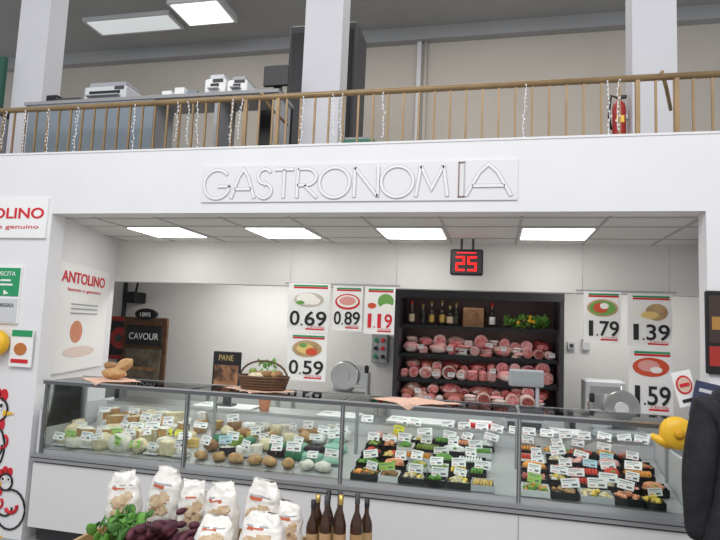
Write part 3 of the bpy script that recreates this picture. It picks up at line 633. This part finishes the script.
b=MB(); b.box(-.075,.075,-.003,.003,-.1,.11,mat('navy_print',(.05,.06,.12),.5),Xs); b.box(-.06,.06,-.005,-.003,-.06,.02,mat('sky_print',(.25,.32,.42),.5),Xs); b.box(-.05,.05,-.006,-.003,.05,.07,lgrey,Xs); b.obj('info_card',ss)
dispenser('ticket_dispenser',(1.03,-.28,1.22),.92,.0,(-.02,.02,.03,.27,-.09,-.06,steel))
b=MB(); b.box(1.27,1.45,-.03,0,1.55,2.06,black,bev=.008); b.box(1.285,1.44,-.034,-.03,1.60,1.72,dred); b.box(1.285,1.44,-.034,-.03,1.74,2.03,mat('dk_brown_print',(.05,.03,.025),.5)); b.box(1.3,1.42,-.037,-.033,1.82,1.9,mat('amber_print',(.4,.2,.05),.5)); b.obj('framed_notice')

def skinmesh(name,verts,edges,radii,matf,root=0,sub=2):
    me=bpy.data.meshes.new(name); me.from_pydata(verts,edges,[]); o=bpy.data.objects.new(name,me); SC.collection.objects.link(o)
    sk=o.modifiers.new('s','SKIN'); 
    for i,r in enumerate(radii):
        sv=me.skin_vertices[0].data[i]; sv.radius=r if isinstance(r,tuple) else (r,r); sv.use_root=(i==root)
    sb=o.modifiers.new('ss','SUBSURF'); sb.levels=sub; sb.render_levels=sub
    dg=bpy.context.evaluated_depsgraph_get(); em=bpy.data.meshes.new_from_object(o.evaluated_get(dg)); 
    bpy.data.objects.remove(o)
    em.materials.clear(); ms=[]
    for p in em.polygons:
        m=matf(p.center)
        if m not in ms: ms.append(m); em.materials.append(m)
        p.material_index=ms.index(m); p.use_smooth=True
    n=bpy.data.objects.new(name,em); SC.collection.objects.link(n); return n
jk=mat('jacket_black',(.022,.022,.028),.8,var=.5,scale=14,bump=.6); tr_=mat('trousers_dark',(.03,.035,.05),.9); skn=mat('skin',(.55,.33,.24),.5); hair=mat('hair_dark',(.03,.02,.015),.7,var=.4,scale=40); shoe=mat('shoe_leather',(.02,.015,.01),.4)
px_,py_=1.175,-.86
V=[(0,0,.96),(0,0,1.12),(0,.0,1.30),(0,.0,1.42),(0,.01,1.50),(0,.02,1.58),
   (-.17,.0,1.42),(-.225,-.02,1.12),(-.215,.03,.80),(.17,0,1.42),(.225,-.02,1.12),(.215,.03,.80),
   (-.09,0,.78),(-.10,.02,.48),(-.10,-.02,.11),(-.10,.12,.05),(.09,0,.78),(.10,.02,.48),(.10,-.02,.11),(.10,.12,.05)]
E=[(0,1),(1,2),(2,3),(3,4),(4,5),(3,6),(6,7),(7,8),(3,9),(9,10),(10,11),(0,12),(12,13),(13,14),(14,15),(0,16),(16,17),(17,18),(18,19)]
R=[(.18,.14),(.175,.135),(.18,.135),(.14,.11),.06,.055,.09,.075,.055,.09,.075,.055,.13,.07,.05,.045,.13,.07,.05,.045]
V=[(v[0]+px_,v[1]+py_,v[2]) for v in V]
pr=skinmesh('customer',V,E,R,lambda c: shoe if c.z<.10 else (tr_ if c.z<.66 else (jk if c.z<1.52 else skn)))
b=MB(); hx,hy,hz=px_+.04,py_+.03,1.67
b.ell((hx,hy,hz),(.078,.098,.115),skn,data=SPHH); b.ell((hx,hy-.018,hz+.022),(.087,.098,.112),hair,data=SPHH); b.ell((hx,hy-.03,hz-.04),(.08,.075,.09),hair,data=SPHH)
b.ell((hx,hy+.10,hz-.01),(.014,.02,.024),skn); 
for s in (-1,1):
    b.ell((hx+s*.08,hy+.01,hz-.005),(.01,.02,.03),skn); b.ell((hx+s*.03,hy+.088,hz+.015),(.012,.01,.008),paper); b.ell((hx+s*.03,hy+.095,hz+.015),(.005,.005,.005),ink)
b.ell((hx,hy+.088,hz-.055),(.024,.012,.007),red)
b.obj('head',pr)
b=MB(); b.tube([(px_+.12*math.cos(a),py_-.02+.10*math.sin(a),1.475+.02*math.sin(a)) for a in [2*math.pi*i/16 for i in range(17)]],.04,jk,8)
b.lathe([(.235,0),(.225,.1),(.205,.26),(.19,.36)],(0,0,0),jk,24,X=Matrix.Translation((px_,py_,.62))@Matrix.Diagonal((1,.72,1,1)))
b.obj('coat_skirt_and_hood',pr)
for s in (-1,1):
    X=Matrix.Translation((px_+s*.215,py_+.035,.785))@Matrix.Rotation(-1.45,4,'X')
    hv=[(0,0,0),(0,.05,-.005),(0,.085,-.01)]; hr=[(.022,.014),(.036,.014),(.032,.012)]; he=[(0,1),(1,2)]
    for k,(fx,L) in enumerate(((-.03,.06),(-.01,.07),(.01,.066),(.03,.05))):
        i=len(hv); hv+=[(fx,.10,-.012),(fx*1.1,.10+L*.5,-.018),(fx*1.1,.10+L*.85,-.035)]; he+=[(2,i),(i,i+1),(i+1,i+2)]; hr+=[.009,.0085,.0075]
    i=len(hv); hv+=[(-s*.045,.04,-.015),(-s*.055,.075,-.03)]; he+=[(1,i),(i,i+1)]; hr+=[.011,.009]
    h=skinmesh('hand',[tuple(X@Vector(v)) for v in hv],he,hr,lambda c: skn,sub=1); h.parent=pr

# ------------------------------------------------------------ foreground produce stand
b=MB(); b.box(-1.96,-.45,-1.62,-.98,.57,.61,ltwood,bev=.008)
for x in (-1.93,-.52):
    for y in (-1.58,-1.06): b.box(x,x+.05,y,y+.05,0,.57,wood)
b.box(-1.96,-.45,-1.0,-.98,.61,.65,ltwood); b.box(-1.97,-1.95,-1.62,-.98,.57,.66,ltwood)
b.obj('produce_display_table')
bagm=mat('potato_bag_film',(.82,.79,.74),.28,var=.10,scale=12,bump=.4,spec=.6)
bagb=mat('potato_bag_print',(.50,.34,.19),.4,col2=(.66,.52,.36),scale=30)
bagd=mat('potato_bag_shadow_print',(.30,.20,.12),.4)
bagg=mat('bag_green_print',(.25,.35,.15),.5); bagr=mat('bag_logo_print',(.5,.12,.06),.5)
def bag(name,cx,cy,cz,w,d,h,rz=0,lean=0,tilt=0):
    b=MB(); n=52; rings=38; vs=[];fs=[]
    X=Matrix.Translation((cx,cy,cz))@Matrix.Rotation(rz,4,'Z')@Matrix.Rotation(lean,4,'X')@Matrix.Rotation(tilt,4,'Y')
    so=Vector((cx*13,cy*17,0))
    for i in range(rings+1):
        t=i/rings; z=t*h
        kx=.88+.14*math.sin(min(t/.8,1)*math.pi) if t<.8 else .88-.22*math.sin((t-.8)/.2*math.pi*.5)
        ky=(.75+.3*math.sin(min(t/.7,1)*math.pi)) if t<.7 else .75*max(0.0,1-(t-.7)/.3)**.7+.04
        if i==0: kx*=.85; ky*=.8
        for j in range(n):
            a=2*math.pi*j/n; ca,sa=math.cos(a),math.sin(a); e=.75
            x=w/2*kx*math.copysign(abs(ca)**e,ca); y=d/2*ky*math.copysign(abs(sa)**e,sa)
            pt=Vector((x,y,z)); am=.008+.022*max(0,t-.6)
            n1=noise.noise(pt*22+so)*am*1.2; n2=abs(noise.noise(pt*38+so))*am*.9; n3=noise.noise(pt*18-so)*am
            zz=z+n3*.7 if i else z
            vs.append((x+n1,y+n2*(1 if y<0 else -1)+n3,zz+(.012*noise.noise(Vector((x*40,0,0))+so) if i==rings else 0)))
    for i in range(rings):
        for j in range(n):
            a=i*n+j;c=i*n+(j+1)%n; fs.append((a,c,c+n,a+n))
    rest=[tuple(range(n-1,-1,-1)),tuple(range(rings*n,rings*n+n))]; G={}
    def put(m,f): G.setdefault(m.name,(m,[]))[1].append(f)
    for f in fs:
        c=sum((Vector(vs[k]) for k in f),Vector())/4
        u=c.x/w; v=c.z/h; m=None
        if c.y<0:
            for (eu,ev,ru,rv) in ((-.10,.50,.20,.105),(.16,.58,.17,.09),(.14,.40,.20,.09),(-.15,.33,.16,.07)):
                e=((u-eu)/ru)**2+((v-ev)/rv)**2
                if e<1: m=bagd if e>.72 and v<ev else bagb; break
            if m is None and .70<v<.745 and -.28<u<.10: m=bagr
            if m is None and .76<v<.775 and abs(u)<.3: m=grey
            if m is None and .10<v<.17 and abs(u)<.3: m=bagg
        if m: put(m,f)
        else: rest.append(f)
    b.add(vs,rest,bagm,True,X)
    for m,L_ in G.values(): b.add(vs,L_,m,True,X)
    return b.obj(name)
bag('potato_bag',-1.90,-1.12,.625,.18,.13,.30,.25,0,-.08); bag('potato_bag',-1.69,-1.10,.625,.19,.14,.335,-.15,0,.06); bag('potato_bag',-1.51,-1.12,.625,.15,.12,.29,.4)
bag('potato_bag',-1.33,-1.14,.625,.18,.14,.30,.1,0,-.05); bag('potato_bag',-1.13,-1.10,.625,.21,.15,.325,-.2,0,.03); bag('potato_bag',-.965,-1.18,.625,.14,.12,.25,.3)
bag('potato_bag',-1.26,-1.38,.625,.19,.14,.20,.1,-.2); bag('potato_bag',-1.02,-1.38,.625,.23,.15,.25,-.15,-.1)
b=MB(); beet=mat('beet_skin',(.12,.025,.045),.6,col2=(.05,.015,.025),scale=24)
for i in range(75):
    x=U(-1.66,-1.36); y=U(-1.5,-1.25); hh=.16*(1-abs(x+1.5)*2.6)
    cx,cy,cz=x,y,.645+U(0,max(hh,.02)); a=U(-.5,.5); L=U(.06,.10); r=U(.013,.019); up=U(-.25,.35)
    dx,dy=math.cos(a+1.2)*L,math.sin(a+1.2)*L*.6; 
    b.tube([(cx-dx*.6,cy-dy*.6,cz-L*up*.6),(cx-dx*.4,cy-dy*.4,cz-L*up*.4),(cx,cy,cz),(cx+dx*.4,cy+dy*.4,cz+L*up*.4),(cx+dx*.8,cy+dy*.8,cz+L*up*.8)],[r*.4,r*.95,r*1.15,r*.8,r*.15],beet,8)
b.obj('beetroot_pile')
b=MB(); dl=mat('dark_leaf',(.06,.17,.035),.6)
for i in range(90):
    x=U(-1.84,-1.66); y=U(-1.5,-1.25); b.ell((x,y,.65+U(0,.13)),(U(.015,.03),.005,U(.025,.045)),dl if rnd()<.75 else F_leaf,rot=(U(-1,1),U(-1,1),U(0,3)),data=SPHL)
for i in range(14): x=U(-1.82,-1.68); b.tube([(x,-1.35,.63),(x+U(-.05,.05),-1.38,.72),(x+U(-.08,.08),-1.4,.77)],.004,F_leaf,5)
b.obj('leafy_greens')
b=MB(); amber=mat('amber_glass',(.045,.018,.008),.12,spec=.6)
for x,y,h in ((-.86,-1.03,.25),(-.845,-1.16,.26),(-.80,-1.05,.28),(-.775,-1.17,.29),(-.735,-1.07,.29),(-.705,-1.17,.30),(-.625,-1.16,.31),(-.60,-1.05,.26)):
    bottle(b,x,y,.612,h+.02,.031,amber,random.choice([black,gold,dark]),ltwood)
b.obj('beer_bottles')
b=MB(); b.box(-.84,-.68,-1.5,-1.3,.612,.63,red,bev=.005); b.box(-.84,-.68,-1.5,-1.49,.62,.70,red);b.box(-.84,-.68,-1.31,-1.3,.62,.70,red); b.box(-.84,-.83,-1.5,-1.3,.62,.70,red); b.box(-.69,-.68,-1.5,-1.3,.62,.70,red); b.obj('red_tray')

# ------------------------------------------------------------ lights
w=bpy.data.worlds.new('hall_ambient'); SC.world=w; w.use_nodes=True
bgn=w.node_tree.nodes['Background']; bgn.inputs[0].default_value=(.95,.97,1,1); bgn.inputs[1].default_value=.63
def area(name,loc,rot,sx,sy,e,col=(1,1,1)):
    l=bpy.data.lights.new(name,'AREA'); l.shape='RECTANGLE'; l.size=sx; l.size_y=sy; l.energy=e; l.color=col
    o=bpy.data.objects.new(name,l); o.location=loc; o.rotation_euler=rot; SC.collection.objects.link(o); return o
area('hall_ceiling_light',(-1,-4.5,6.0),(math.radians(25),0,0),8,3,350,(.99,.99,1))
area('back_room_light',(-2.8,2.3,2.48),(0,0,0),1.2,.5,27,(1,.98,.95)); area('back_room_light.001',(1.3,2.3,2.48),(0,0,0),1.2,.5,17,(1,.98,.95))
area('mezzanine_light',(-1,2.2,5.9),(0,0,0),6,1.0,50,(1,.96,.9))
